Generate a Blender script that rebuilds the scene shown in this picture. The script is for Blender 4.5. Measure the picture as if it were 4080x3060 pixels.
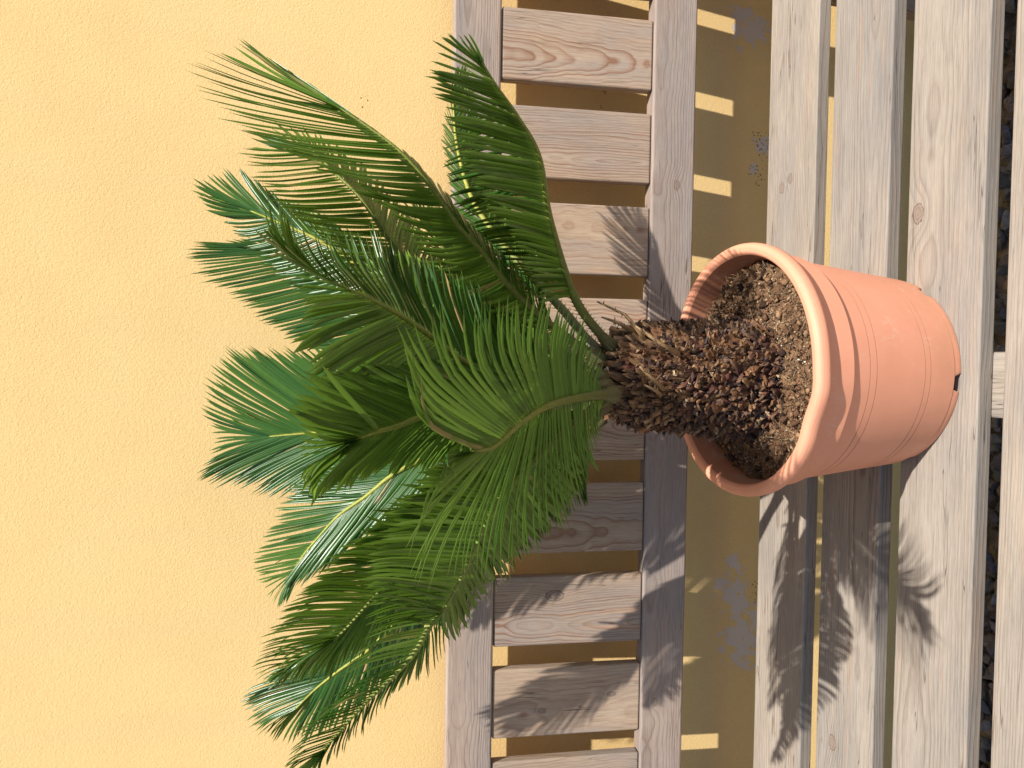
import bpy, bmesh, math, random
import numpy as np
from mathutils import Vector, Matrix, noise
R = math.radians
for o in list(bpy.data.objects): bpy.data.objects.remove(o)
random.seed(7); rng = np.random.default_rng(7)
SC = bpy.context.scene; COL = SC.collection

# ---------------------------------------------------------------- camera
FPX = 2971.6
cd = bpy.data.cameras.new('camera'); cam = bpy.data.objects.new('camera', cd); COL.objects.link(cam)
cd.sensor_width = 36.0; cd.lens = FPX / 4080 * 36; cd.clip_start = 0.02; cd.clip_end = 500
c_right = Vector((0.99942146, 0.03364683, 0.00496247)); c_up = Vector((-0.01478593, 0.2984418, 0.9543133)); c_fwd = Vector((-0.03062861, 0.95383457, -0.29876664))
M = Matrix.Identity(4)          # the phone was held on its side: image left is up in the world
for i in range(3):
    M[i][0] = -c_up[i]; M[i][1] = c_right[i]; M[i][2] = -c_fwd[i]
M[0][3], M[1][3], M[2][3] = 0.0031, -0.8928, 0.6197
cam.matrix_world = M
SC.camera = cam
# ---------------------------------------------------------------- light
SUN = Vector((0.8488, -1.0, 2.3479)).normalized()
w = bpy.data.worlds.new('World'); SC.world = w; w.use_nodes = True
nt = w.node_tree; nt.nodes.clear()
sky = nt.nodes.new('ShaderNodeTexSky'); sky.sky_type = 'NISHITA'; sky.sun_disc = False
sky.sun_elevation = math.asin(SUN.z); sky.sun_rotation = math.atan2(SUN.x, SUN.y)
sky.air_density = 1.0; sky.dust_density = 1.0
bg = nt.nodes.new('ShaderNodeBackground'); bg.inputs[1].default_value = 0.085
ow = nt.nodes.new('ShaderNodeOutputWorld')
nt.links.new(sky.outputs[0], bg.inputs[0]); nt.links.new(bg.outputs[0], ow.inputs[0])
sd = bpy.data.lights.new('sun', 'SUN'); sd.energy = 5.0; sd.angle = R(0.53); sd.color = (1.0, 0.955, 0.88)
so = bpy.data.objects.new('sun', sd); COL.objects.link(so); so.location = (2, -2.4, 5)
so.rotation_euler = SUN.to_track_quat('Z', 'Y').to_euler()
SC.view_settings.view_transform = 'Standard'; SC.view_settings.look = 'None'
SC.view_settings.exposure = 0.55; SC.view_settings.gamma = 1.0; SC.view_settings.use_curve_mapping = False
SC.cycles.max_bounces = 8; SC.cycles.transmission_bounces = 4

# ---------------------------------------------------------------- helpers
def tag(o, label=None, cat=None, group=None, kind=None):
    if label: o['label'] = label
    if cat: o['category'] = cat
    if group: o['group'] = group
    if kind: o['kind'] = kind
    return o
def empty(name, loc=(0, 0, 0)):
    o = bpy.data.objects.new(name, None); o.location = loc; o.empty_display_size = .05; COL.objects.link(o); return o
def link(name, me, parent=None, loc=None, rot=None):
    o = bpy.data.objects.new(name, me); COL.objects.link(o)
    if loc is not None: o.location = loc
    if rot is not None: o.rotation_euler = rot
    if parent: o.parent = parent
    return o
def mesh(name, v, f, mats, smooth=True, col=None, midx=None):
    me = bpy.data.meshes.new(name); me.from_pydata([tuple(p) for p in v], [], f)
    for m in (mats if isinstance(mats, list) else [mats]): me.materials.append(m)
    if smooth: me.polygons.foreach_set('use_smooth', [True] * len(me.polygons))
    if midx is not None: me.polygons.foreach_set('material_index', midx)
    if col is not None:
        a = me.color_attributes.new('col', 'FLOAT_COLOR', 'POINT')
        c = np.ones((len(v), 4), dtype=np.float32); c[:, :3] = np.array(col)[:, :3]
        a.data.foreach_set('color', c.ravel())
    me.update(); return me

class N:   # small node-graph writer
    def __init__(s, name):
        s.m = bpy.data.materials.new(name); s.m.use_nodes = True; s.t = s.m.node_tree; s.t.nodes.clear()
        s.out = s.t.nodes.new('ShaderNodeOutputMaterial')
    def n(s, typ, **kw):
        x = s.t.nodes.new(typ)
        for k, v in kw.items(): setattr(x, k, v)
        return x
    def put(s, sock, v):
        if hasattr(v, 'is_linked') or isinstance(v, bpy.types.NodeSocket): s.t.links.new(v, sock)
        elif isinstance(v, (tuple, list)) and len(v) == 3 and sock.type == 'RGBA': sock.default_value = (*v, 1)
        else: sock.default_value = v
    def math(s, op, a, b=0.0, c=0.0, clamp=False):
        x = s.n('ShaderNodeMath', operation=op, use_clamp=clamp)
        s.put(x.inputs[0], a); s.put(x.inputs[1], b); s.put(x.inputs[2], c); return x.outputs[0]
    def vm(s, op, a, b=(0, 0, 0)):
        x = s.n('ShaderNodeVectorMath', operation=op); s.put(x.inputs[0], a); s.put(x.inputs[1], b)
        return x.outputs['Value'] if op in ('LENGTH', 'DISTANCE', 'DOT_PRODUCT') else x.outputs[0]
    def xyz(s, a=0., b=0., c=0.):
        x = s.n('ShaderNodeCombineXYZ'); s.put(x.inputs[0], a); s.put(x.inputs[1], b); s.put(x.inputs[2], c); return x.outputs[0]
    def sep(s, v):
        x = s.n('ShaderNodeSeparateXYZ'); s.put(x.inputs[0], v); return x.outputs
    def noise(s, vec, scale=1., detail=2., rough=.5, dist=0., out=0):
        x = s.n('ShaderNodeTexNoise'); s.put(x.inputs['Vector'], vec); s.put(x.inputs['Scale'], scale)
        s.put(x.inputs['Detail'], detail); s.put(x.inputs['Roughness'], rough); s.put(x.inputs['Distortion'], dist); return x.outputs[out]
    def vor(s, vec, scale=1., feature='F1', out=0):
        x = s.n('ShaderNodeTexVoronoi', feature=feature); s.put(x.inputs['Vector'], vec); s.put(x.inputs['Scale'], scale); return x.outputs[out]
    def ramp(s, fac, stops, interp='LINEAR'):
        x = s.n('ShaderNodeValToRGB'); x.color_ramp.interpolation = interp; e = x.color_ramp.elements
        while len(e) < len(stops): e.new(0.5)
        for i, (p, c) in enumerate(stops):
            e[i].position = p; e[i].color = (*c, 1) if isinstance(c, tuple) else (c, c, c, 1)
        s.put(x.inputs[0], fac); return x.outputs[0]
    def mix(s, f, a, b, blend='MIX'):
        x = s.n('ShaderNodeMix', data_type='RGBA', blend_type=blend); s.put(x.inputs[0], f); s.put(x.inputs[6], a); s.put(x.inputs[7], b); return x.outputs[2]
    def bump(s, h, strength=.5, dist=.001, nrm=None):
        x = s.n('ShaderNodeBump'); s.put(x.inputs['Height'], h); x.inputs['Strength'].default_value = strength; x.inputs['Distance'].default_value = dist
        if nrm: s.put(x.inputs['Normal'], nrm)
        return x.outputs[0]
    def bsdf(s, col, rough=.6, spec=.5, nrm=None, **kw):
        x = s.n('ShaderNodeBsdfPrincipled'); s.put(x.inputs['Base Color'], col); s.put(x.inputs['Roughness'], rough)
        s.put(x.inputs['Specular IOR Level'], spec)
        if nrm: s.put(x.inputs['Normal'], nrm)
        for k, v in kw.items(): s.put(x.inputs[k.replace('_', ' ')], v)
        return x.outputs[0]
    def done(s, sh): s.t.links.new(sh, s.out.inputs[0]); return s.m
    def obj(s): return s.n('ShaderNodeTexCoord').outputs['Object']
    def rnd(s): return s.n('ShaderNodeObjectInfo').outputs['Random']
    def attr(s, name, typ='GEOMETRY', out=0): return s.n('ShaderNodeAttribute', attribute_name=name, attribute_type=typ).outputs[out]

# ---------------------------------------------------------------- materials
def wood(name, pale, mid, grey, line, line_amt=.75, ringf=250.0, warm=.5, slope=.13, wav=.05, wobm=.012):
    g = N(name); P = g.obj(); rn = g.rnd()
    off = g.vm('MULTIPLY', g.xyz(rn, rn, rn), (37.0, 11.0, 23.0))
    x, y, z = g.sep(P)
    Q = g.vm('ADD', P, off)
    # distance from the pith wanders along the board: gives the arched figure
    ph = g.math('MULTIPLY', rn, 61.7)
    d = g.math('MULTIPLY', g.math('SINE', g.math('ADD', g.math('MULTIPLY', x, slope / .035), ph)), .035)
    d = g.math('ADD', d, g.math('MULTIPLY', g.math('SUBTRACT', g.noise(g.vm('MULTIPLY', Q, (14.0, 0.0, 0.0)), 1, 2, .5), .5), wav * .35))
    py = g.math('MULTIPLY', g.math('SUBTRACT', g.math('FRACT', g.math('MULTIPLY', rn, 7.31)), .5), .045)
    wob = g.math('MULTIPLY', g.math('SUBTRACT', g.noise(g.vm('MULTIPLY', Q, (7.0, 34.0, 34.0)), 1, 3, .55), .5), wobm)
    yy = g.math('ADD', g.math('SUBTRACT', y, py), wob)
    zz = g.math('ADD', g.math('ADD', z, d), .006)
    r = g.math('SQRT', g.math('ADD', g.math('MULTIPLY', yy, yy), g.math('MULTIPLY', zz, zz)))
    # knots: object property knot = (x, y, size), grain flows round them
    kd_all = None; kmask = None
    for nm in ('knot', 'knot_b'):
        kv = g.attr(nm, 'OBJECT', 1); kx, ky, ks = g.sep(kv); ks = g.math('MULTIPLY', ks, 1.35)
        dx = g.math('MULTIPLY', g.math('SUBTRACT', x, kx), .6); dy = g.math('SUBTRACT', y, ky)
        dd = g.math('SQRT', g.math('ADD', g.math('MULTIPLY', dx, dx), g.math('MULTIPLY', dy, dy)))
        q = g.math('DIVIDE', dd, g.math('MAXIMUM', ks, .0001))
        infl = g.math('POWER', 2.718, g.math('MULTIPLY', g.math('MULTIPLY', q, q), -.22))
        r = g.math('ADD', r, g.math('MULTIPLY', g.math('MULTIPLY', infl, ks), .9))
        kq = g.math('ADD', q, g.math('MULTIPLY', g.math('SUBTRACT', g.noise(Q, 260, 2), .5), .5))
        kmask = kq if kmask is None else g.math('MINIMUM', kmask, kq)
    fr = g.math('ADD', g.math('MULTIPLY', r, ringf), g.math('MULTIPLY', g.noise(g.vm('MULTIPLY', Q, (14., 60., 60.)), 1, 2), .5))
    irr = g.math('MULTIPLY', g.noise(g.xyz(g.math('MULTIPLY', r, 60.0), rn, 0.), 1, 2), 2.2)
    saw = g.math('FRACT', g.math('ADD', fr, irr))
    late = g.ramp(saw, [(0, .35), (.10, 0.), (.45, .08), (.80, .55), (.93, 1.), (1., .35)])
    late_bw = late
    which = g.ramp(g.noise(g.xyz(g.math('MULTIPLY', r, 95.0), g.math('MULTIPLY', x, 2.5), rn), 1, 2), [(.38, .25), (.62, 1.)])
    lateA = g.math('MULTIPLY', late, which)
    fib = g.noise(g.vm('MULTIPLY', Q, (22., 1400., 1400.)), 1, 3, .65)
    fib2 = g.noise(g.vm('MULTIPLY', Q, (60., 520., 520.)), 1, 3, .6)
    mot = g.noise(g.vm('MULTIPLY', Q, (10., 42., 42.)), 1, 4, .6)
    mot2 = g.noise(g.vm('MULTIPLY', Q, (4., 16., 16.)), 1, 3, .6)
    base = g.mix(g.ramp(mot, [(.3, 0.), (.7, 1.)]), pale, mid)
    base = g.mix(g.math('MULTIPLY', g.ramp(mot2, [(.42, 0.), (.66, 1.)]), .75), base, grey)
    base = g.mix(g.ramp(g.noise(g.vm('MULTIPLY', Q, (6., 70., 70.)), 1, 2), [(.62, 0.), (.74, warm)]), base, tuple(min(1, a * b) for a, b in zip(pale, (1.12, .86, .68))))
    base = g.mix(g.math('MULTIPLY', lateA, line_amt), base, line)
    base = g.mix(1.0, base, g.ramp(fib, [(.25, .66), (.5, 1.), (.8, 1.14)]), 'MULTIPLY')
    base = g.mix(.7, base, g.ramp(fib2, [(.3, .84), (.55, 1.), (.8, 1.08)]), 'MULTIPLY')
    # checks (fine drying cracks)
    cr = g.noise(g.vm('MULTIPLY', Q, (5., 150., 150.)), 1, 2, .5, .2)
    crm = g.math('MULTIPLY', g.ramp(g.math('MULTIPLY', g.math('ABSOLUTE', g.math('SUBTRACT', cr, .5)), 40.), [(.1, 1.), (.45, 0.)]), g.ramp(g.noise(g.vm('MULTIPLY', Q, (7., 40., 40.)), 1.3, 1), [(.58, 0.), (.64, 1.)]))
    base = g.mix(g.math('MULTIPLY', crm, .7), base, (.06, .04, .03))
    base = g.mix(1., base, g.mix(g.math('FRACT', g.math('MULTIPLY', rn, 13.7)), (.90, .91, .93), (1.07, 1.04, 1.0)), 'MULTIPLY')
    # dirt flecks
    fl = g.ramp(g.vor(g.vm('MULTIPLY', Q, (60., 100., 100.)), 1), [(.05, 1.), (.08, 0.)])
    fl = g.math('MULTIPLY', fl, g.ramp(g.noise(Q, 30, 2), [(.6, 0.), (.68, 1.)]))
    base = g.mix(g.math('MULTIPLY', fl, .4), base, (.12, .08, .06))
    kn = g.ramp(kmask, [(.0, (.17, .12, .095)), (.3, (.24, .18, .145)), (.5, (.15, .105, .08)), (.72, (.25, .19, .155)), (.88, (.08, .05, .04)), (1., (.22, .16, .125))])
    kf = g.ramp(kmask, [(.92, 1.), (1.12, 0.)])
    base = g.mix(g.math('MULTIPLY', kf, .75), base, kn)
    h = g.math('ADD', g.math('MULTIPLY', late_bw, .5), g.math('ADD', g.math('MULTIPLY', fib, .5), g.math('MULTIPLY', crm, -1.6)))
    h = g.math('ADD', h, g.math('MULTIPLY', g.math('SUBTRACT', kf, 0.), .25))
    return g.done(g.bsdf(base, g.math('ADD', .66, g.math('MULTIPLY', mot, .2)), .3, g.bump(h, .55, .0006)))

W_SLAT = wood('weathered_backrest_wood', (.43, .325, .235), (.35, .255, .182), (.29, .25, .225), (.19, .075, .035), .82, 270, .5, .10, .05)
W_RAIL = wood('weathered_rail_wood', (.385, .305, .25), (.325, .25, .205), (.265, .235, .22), (.17, .10, .07), .6, 430, .3, .02, .02, .006)
W_SEAT = wood('bleached_seat_wood', (.345, .30, .252), (.29, .25, .208), (.235, .217, .2), (.15, .105, .08), .72, 380, .4, .018, .015, .005)

def plaster():
    g = N('yellow_plaster'); P = g.obj(); x, y, z = g.sep(P)
    grain = g.noise(P, 420, 3, .6); grain2 = g.noise(P, 430, 3, .65, .3); big = g.noise(P, 3.2, 4, .6); mid = g.noise(P, 14, 4, .6)
    col = g.mix(g.ramp(big, [(.3, 0.), (.7, 1.)]), (.83, .59, .265), (.79, .545, .235))
    col = g.mix(g.math('MULTIPLY', g.ramp(mid, [(.4, 0.), (.75, 1.)]), .5), col, (.84, .60, .28))
    col = g.mix(1., col, g.ramp(grain, [(.3, .93), (.55, 1.), (.8, 1.03)]), 'MULTIPLY')
    streak = g.noise(g.vm('MULTIPLY', P, (16., 1., 1.6)), 1, 5, .65)
    col = g.mix(g.math('MULTIPLY', g.ramp(streak, [(.5, 0.), (.72, 1.)]), .16), col, (.70, .47, .27))
    pits = g.ramp(g.vor(P, 95), [(.05, 1.), (.10, 0.)]); col = g.mix(g.math('MULTIPLY', pits, .35), col, (.55, .36, .16))
    # worn patches where the paint has come away near the ground
    pm = None
    for cx, cz, rr in [(.528, -.084, .030), (.545, -.065, .022), (-.352, -.07, .030), (-.385, -.085, .028), (-.43, -.09, .036), (-.455, -.10, .030), (-.40, -.12, .02), (.35, -.11, .016), (.31, -.093, .010), (.345, -.16, .03), (-.30, -.16, .03), (.05, -.2, .03), (-.1, -.24, .05), (-.31, -.072, .012)]:
        dd = g.vm('DISTANCE', g.xyz(x, 0., z), (cx, 0, cz)); k = g.math('SUBTRACT', 1., g.math('DIVIDE', dd, rr * 1.7))
        pm = k if pm is None else g.math('MAXIMUM', pm, k)
    nn = g.math('SUBTRACT', g.noise(P, 75, 6, .68), .5)
    pmask = g.ramp(g.math('ADD', pm, g.math('MULTIPLY', nn, 3.2)), [(.50, 0.), (.54, 1.)])
    pmask = g.math('MULTIPLY', pmask, g.ramp(g.math('ADD', pm, .0), [(0., 0.), (.02, 1.)]))
    col = g.mix(g.math('MULTIPLY', pmask, .9), col, g.mix(mid, (.62, .57, .56), (.70, .58, .49)))
    # mud specks
    vd = g.n('ShaderNodeTexVoronoi', feature='F1'); g.put(vd.inputs['Vector'], P); vd.inputs['Scale'].default_value = 230
    sp = g.ramp(vd.outputs[0], [(.22, 1.), (.34, 0.)])
    cl = None
    for cx, cz, rr in [(.345, -.118, .03), (.305, -.10, .022), (.36, -.10, .018), (.35, .511, .007), (.338, .515, .004), (.38, .17, .006), (.40, .21, .008), (-.36, -.13, .03), (.1, -.2, .05), (.40, .165, .005)]:
        dd = g.vm('DISTANCE', g.xyz(x, 0., z), (cx, 0, cz)); k = g.math('SUBTRACT', 1., g.math('DIVIDE', dd, rr))
        cl = k if cl is None else g.math('MAXIMUM', cl, k)
    sm = g.math('MULTIPLY', sp, g.ramp(g.math('ADD', cl, g.math('MULTIPLY', g.math('SUBTRACT', g.noise(P, 140, 2), .5), 1.6)), [(.25, 0.), (.4, 1.)]))
    col = g.mix(g.math('MULTIPLY', sm, .85), col, (.07, .035, .02))
    low = g.math('MULTIPLY', g.ramp(g.math('ADD', z, g.math('MULTIPLY', nn, .2)), [(-0., 0.), (.0, 0.)]), 0.)
    h = g.math('ADD', g.math('MULTIPLY', grain2, 1.), g.math('MULTIPLY', grain, .35))
    h = g.math('SUBTRACT', h, g.math('MULTIPLY', pmask, .5))
    return g.done(g.bsdf(col, .85, .25, g.bump(h, .5, .0011)))
PLASTER = plaster()

def terracotta():
    g = N('peach_plastic'); P = g.obj(); x, y, z = g.sep(P)
    n = g.noise(P, 18, 4, .6); f = g.noise(P, 900, 2)
    col = g.mix(g.ramp(n, [(.35, 0.), (.7, 1.)]), (.74, .325, .205), (.69, .298, .185))
    dust = g.math('MULTIPLY', g.ramp(z, [(0., 1.), (.07, 0.)]), g.ramp(g.noise(P, 30, 5, .7), [(.35, .1), (.7, .8)]))
    col = g.mix(dust, col, (.54, .26, .145))
    for zc in (.0414, .0486, .1100, .1184):  # shade in the grooves, painted into the colour as thin dark rings
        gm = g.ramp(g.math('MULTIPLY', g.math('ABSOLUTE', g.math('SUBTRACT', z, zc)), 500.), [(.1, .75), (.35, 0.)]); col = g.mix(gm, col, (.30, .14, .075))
    sp = g.ramp(g.vor(P, 160), [(.035, 1.), (.06, 0.)]); sp = g.math('MULTIPLY', sp, g.ramp(g.noise(P, 25, 2), [(.5, 0.), (.6, 1.)]))
    col = g.mix(g.math('MULTIPLY', sp, .5), col, (.30, .16, .10))
    sc = g.ramp(g.math('ABSOLUTE', g.math('SUBTRACT', g.noise(g.vm('MULTIPLY', P, (60., 60., 25.)), 1, 2, .5, 1.5), .5)), [(0., 1.), (.012, 0.)])
    sc = g.math('MULTIPLY', sc, g.ramp(g.noise(P, 12, 2), [(.55, 0.), (.65, .5)]))
    col = g.mix(sc, col, (.68, .45, .34))
    return g.done(g.bsdf(col, g.math('ADD', .50, g.math('MULTIPLY', n, .15)), .4, g.bump(g.math('ADD', g.math('MULTIPLY', f, .3), g.noise(P, 60, 3)), .12, .0008)))
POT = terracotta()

def inner_pot():
    g = N('limescaled_pot_inside'); P = g.obj(); x, y, z = g.sep(P)
    m = g.ramp(g.noise(P, 45, 5, .7), [(.5, 0.), (.62, .55)]); m = g.math('MULTIPLY', m, g.ramp(z, [(.16, 1.), (.178, 0.)]))
    col = g.mix(m, (.48, .21, .125), (.50, .36, .29))
    return g.done(g.bsdf(col, .55, .3, g.bump(g.noise(P, 300, 3), .2, .0005)))
POT_IN = inner_pot()

def vcol(name, rough=.85, spec=.2, sc=500., trans=0., bs=.4):
    g = N(name); P = g.obj(); c = g.attr('col')
    c2 = g.mix(1., c, g.ramp(g.noise(P, sc, 4, .7), [(.25, .55), (.5, 1.), (.8, 1.35)]), 'MULTIPLY')
    sh = g.bsdf(c2, rough, spec, g.bump(g.noise(P, sc, 4, .7), bs, .0015))
    return g.done(sh)
SOIL = vcol('peat_soil', .95, .1, 420., 0, .9)
BARK = vcol('dry_leaf_base', .62, .35, 330.)
STONE = vcol('grey_gravel_stone', .75, .3, 120.)

def leaf():
    g = N('cycad_leaflet'); c = g.sep(g.attr('col', 'GEOMETRY', 1)); var, t, br = c[0], c[1], c[2]
    geo = g.n('ShaderNodeNewGeometry'); P = geo.outputs['Position']; back = geo.outputs['Backfacing']
    top = g.mix(var, (.019, .066, .011), (.046, .128, .018))
    und = g.mix(var, (.060, .130, .012), (.140, .250, .024))
    n = g.noise(P, 55, 3)
    top = g.mix(g.math('MULTIPLY', n, .3), top, (.05, .13, .03))
    base = g.mix(back, top, und)
    base = g.mix(g.ramp(t, [(0., .75), (.06, 0.)]), base, (.30, .30, .05))
    tip = g.math('MULTIPLY', g.ramp(t, [(.955, 0.), (.99, 1.)]), .8)
    base = g.mix(tip, base, (.28, .20, .07))
    base = g.mix(g.math('MULTIPLY', br, g.ramp(g.noise(P, 40, 2), [(.45, 0.), (.55, .8)])), base, (.38, .25, .11))
    spk = g.ramp(g.vor(P, 420), [(.06, 1.), (.12, 0.)]); base = g.mix(g.math('MULTIPLY', spk, .35), base, (.22, .24, .12))
    rough = g.math('ADD', g.math('MULTIPLY', back, .22), g.math('ADD', .20, g.math('MULTIPLY', n, .16)))
    sh = g.bsdf(base, rough, .42, g.bump(g.noise(P, 700, 2), .12, .0004))
    tr = g.n('ShaderNodeBsdfTranslucent'); g.put(tr.inputs[0], g.mix(var, (.17, .34, .035), (.28, .50, .06)))
    mx = g.n('ShaderNodeMixShader'); mx.inputs[0].default_value = .19
    g.t.links.new(sh, mx.inputs[1]); g.t.links.new(tr.outputs[0], mx.inputs[2])
    return g.done(mx.outputs[0])
LEAF = leaf()
def rach():
    g = N('leaf_stalk'); c = g.attr('col'); P = g.obj(); n = g.noise(P, 350, 4, .7)
    col = g.mix(1., c, g.ramp(n, [(.3, .65), (.6, 1.1)]), 'MULTIPLY')
    return g.done(g.bsdf(col, .55, .4, g.bump(n, .3, .0006)))
RACH = rach()
# ---------------------------------------------------------------- large structure
YW, GZ = 0.127, -0.43
def box(x0, x1, y0, y1, z0, z1, bev=0., seg=2, sub=0):
    bm = bmesh.new(); bmesh.ops.create_cube(bm, size=1.0)
    for v in bm.verts:
        v.co = Vector((x0 + (v.co.x + .5) * (x1 - x0), y0 + (v.co.y + .5) * (y1 - y0), z0 + (v.co.z + .5) * (z1 - z0)))
    if bev: bmesh.ops.bevel(bm, geom=bm.edges[:], offset=bev, segments=seg, affect='EDGES', profile=.5)
    return bm
def bm_mesh(name, bm, mat, smooth=True):
    me = bpy.data.meshes.new(name); bm.to_mesh(me); bm.free(); me.materials.append(mat)
    if smooth:
        me.polygons.foreach_set('use_smooth', [True] * len(me.polygons)); me.set_sharp_from_angle(angle=R(38))
    return me

g = N('dusty_ground'); P = g.obj(); vc = g.vor(P, 38, 'F1', 1); ve = g.vor(P, 38, 'F1', 0)
GM = g.done(g.bsdf(g.mix(g.ramp(ve, [(.35, 0.), (.75, .8)]), g.mix(g.sep(vc)[0], (.24, .21, .17), (.42, .37, .31)), (.14, .12, .10)), .95, .1, g.bump(g.math('SUBTRACT', g.math('MULTIPLY', g.noise(P, 90, 4, .7), .4), ve), 1., .02)))
tag(link('gravel_ground', mesh('gravel_ground', [(-40, -60, GZ), (40, -60, GZ), (40, YW + .02, GZ), (-40, YW + .02, GZ)], [(0, 1, 2, 3)], GM, False)), kind='structure')
wl = link('house_wall', bm_mesh('house_wall', box(-4, 4, YW, YW + .3, GZ - .1, 2.7), PLASTER, False))
tag(wl, 'sunlit yellow plastered house wall behind the wooden bench, paint worn off near its foot', 'wall')

# gravel stones: nobody could count them
def stone_variants(k):
    out = []
    for i in range(k):
        bm = bmesh.new(); bmesh.ops.create_icosphere(bm, subdivisions=2, radius=1.0); s = Vector((rng.uniform(.8, 1.3), rng.uniform(.7, 1.1), rng.uniform(.45, .75)))
        off = Vector((i * 7.1, 3.3, 1.7))
        for v in bm.verts:
            d = 1 + .38 * noise.noise(v.co * 1.1 + off) + .12 * noise.noise(v.co * 3 + off)
            p = v.co * d
            for pl in range(7):           # a few broken flats
                nn = Vector((math.sin(i * 3 + pl * 2.1), math.cos(i * 1.7 + pl * 2.6), math.sin(i + pl * 1.3))).normalized(); e = p.dot(nn)
                if e > .5: p -= nn * (e - .5) * .92
            v.co = Vector((p.x * s.x, p.y * s.y, p.z * s.z))
        out.append((np.array([v.co[:] for v in bm.verts]), [tuple(v.index for v in f.verts) for f in bm.faces])); bm.free()
    return out
def two_tone(pv, c):      # dark leaf base with a dry tan frayed edge
    s = np.clip((pv[:, 2] / max(1e-6, pv[:, 2].max()) - .66) / .34, 0, 1)[:, None]
    return np.asarray(c) * (1 - s) + (np.asarray(c) * .5 + np.array([.15, .085, .045])) * s
def join_instances(protos, items, tone=False):
    V, F, C, n = [], [], [], 0
    for k, Mx, c in items:
        pv, pf = protos[k]; v = pv @ Mx[:3, :3].T + Mx[:3, 3]
        V.append(v); F += [tuple(i + n for i in f) for f in pf]; n += len(v); C.append(two_tone(pv, c) if tone and k < 10 else np.tile(c, (len(v), 1)))
    return np.concatenate(V), F, np.concatenate(C)
def rot_np(a, b, c):
    from mathutils import Euler
    return np.array(Euler((a, b, c)).to_matrix())
SV = stone_variants(10); items = []
for i in range(7500):
    x, y = rng.uniform(-1.1, 1.2), rng.uniform(-.85, .122)
    s = rng.uniform(.008, .019); Mx = np.eye(4); Mx[:3, :3] = rot_np(rng.uniform(-.5, .5), rng.uniform(-.5, .5), rng.uniform(0, 6.3)) * s
    Mx[:3, 3] = (x, min(y, YW - s), GZ + s * .4 + rng.uniform(0, .012))
    b = rng.uniform(.06, .17); items.append((rng.integers(10), Mx, np.array([b * rng.uniform(.95, 1.15), b, b * rng.uniform(.88, 1.15)])))
v, f, c = join_instances(SV, items)
tag(link('gravel', mesh('gravel', v, f, STONE, False, c)), 'loose grey gravel on the ground under the bench', 'gravel', kind='stuff')

# ---------------------------------------------------------------- bench
LEAN = 0.1405; s0, s1, s2, s3 = .0811, .1423, .3491, .4109
DR, DS, SW, PITCH, X0 = .0277, .0167, .0936, .125, .4643
bench = tag(empty('garden_bench', (0, -.15, GZ)), 'weathered grey wooden slatted bench standing against the yellow wall under the potted cycad', 'bench')
def child(name, me, loc, rot=(0, 0, 0), knot=None, knot_b=None, parent=None):
    o = link(name, me, parent or bench, Vector(loc) - (Vector(bench.location) if parent is None else Vector((0, 0, 0))), rot)
    o['knot'] = knot or (9., 9., .0001); o['knot_b'] = knot_b or (9., 9., .0001); return o
def wobble(bm, amp, nx=1):
    for v in bm.verts: v.co += Vector((0, noise.noise(v.co * 6), noise.noise(v.co * 6 + Vector((9, 3, 1))))) * amp
    return bm
def plank(L, W, T, bev=.003, mat=None, name='board'):
    bm = box(-L / 2, L / 2, -W / 2, W / 2, -T / 2, T / 2, bev, 4)
    return bm_mesh(name, bm, mat, False)
def back_pt(x, s, off):   # on the leaning backrest: s up along it, off behind its front face
    return (x, s * math.sin(LEAN) + off * math.cos(LEAN), s * math.cos(LEAN) - off * math.sin(LEAN))
XL, XR = -.95, 1.02; XC = (XL + XR) / 2; LEN = XR - XL
# local axes: x along the board, y across its face, z out of the face (towards the viewer)
rail_rot = (math.pi / 2 - LEAN, 0, 0)
child('top_rail', plank(LEN, s3 - s2, DR, .0035, W_RAIL, 'top_rail'), back_pt(XC, (s2 + s3) / 2, DR / 2), rail_rot, (.62, .012, .004))
child('lower_rail', plank(LEN, s1 - s0, DR, .0035, W_RAIL, 'lower_rail'), back_pt(XC, (s0 + s1) / 2, DR / 2), rail_rot, (.245 - XC, -.005, .0035), (-.5, .01, .003))
slat_me = plank(s2 - s1 - .0012, SW, DS, .0028, W_SLAT, 'slat')
rs = Matrix.Rotation(math.pi / 2 - LEAN, 4, 'X') @ Matrix.Rotation(math.pi / 2, 4, 'Z')
SK = {0: ((-.3, 0, .0001),), 1: ((.085, .004, .003),), 6: ((.02, -.02, .006),), 7: ((.035, .012, .0028), (-.062, -.006, .003)), 8: ((.05, .02, .004),)}
for k in range(-3, 11):
    xc = X0 - PITCH * k - SW / 2
    kn = SK.get(k, (None,))
    o = child('slat', slat_me, back_pt(xc, (s1 + s2) / 2, .0028 + DS / 2 + (k * 37 % 5) * .0002), rs.to_euler(), *[q for q in kn])
    o.rotation_euler.rotate_axis('Z', ((k * 53) % 7 - 3) * .0009)
# seat boards (edges measured from the back to the front)
edges = [(-.0381, -.1314), (-.1593, -.2474), (-.2739, -.3621), (-.3867, -.4750)]
kn = [((.240 - XC, -.0005, .0032), (.232 - XC, .016, .0036)), ((-.437 - XC, .016, .0045), (-.26 - XC, .03, .003)), ((.159 - XC, .031, .0052), (.157 - XC, .0, .0001)), (None, None)]
for (a, b), (k1, k2) in zip(edges, kn):
    me = plank(LEN, a - b, .0175, .0018, W_SEAT, 'seat_board')
    child('seat_board', me, (XC, (a + b) / 2, -.00875), (0, 0, 0), k1, k2)
# bearers under the boards: the middle one shows between the two front boards
for xb in (-.0125, -.86, .93):
    bm = box(-.2285, .2285, -.031, .031, -.018, .018, .003)
    child('seat_bearer', bm_mesh('seat_bearer', bm, W_SEAT), (xb, -.2566, -.0178 - .018), (0, 0, math.pi / 2))
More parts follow.
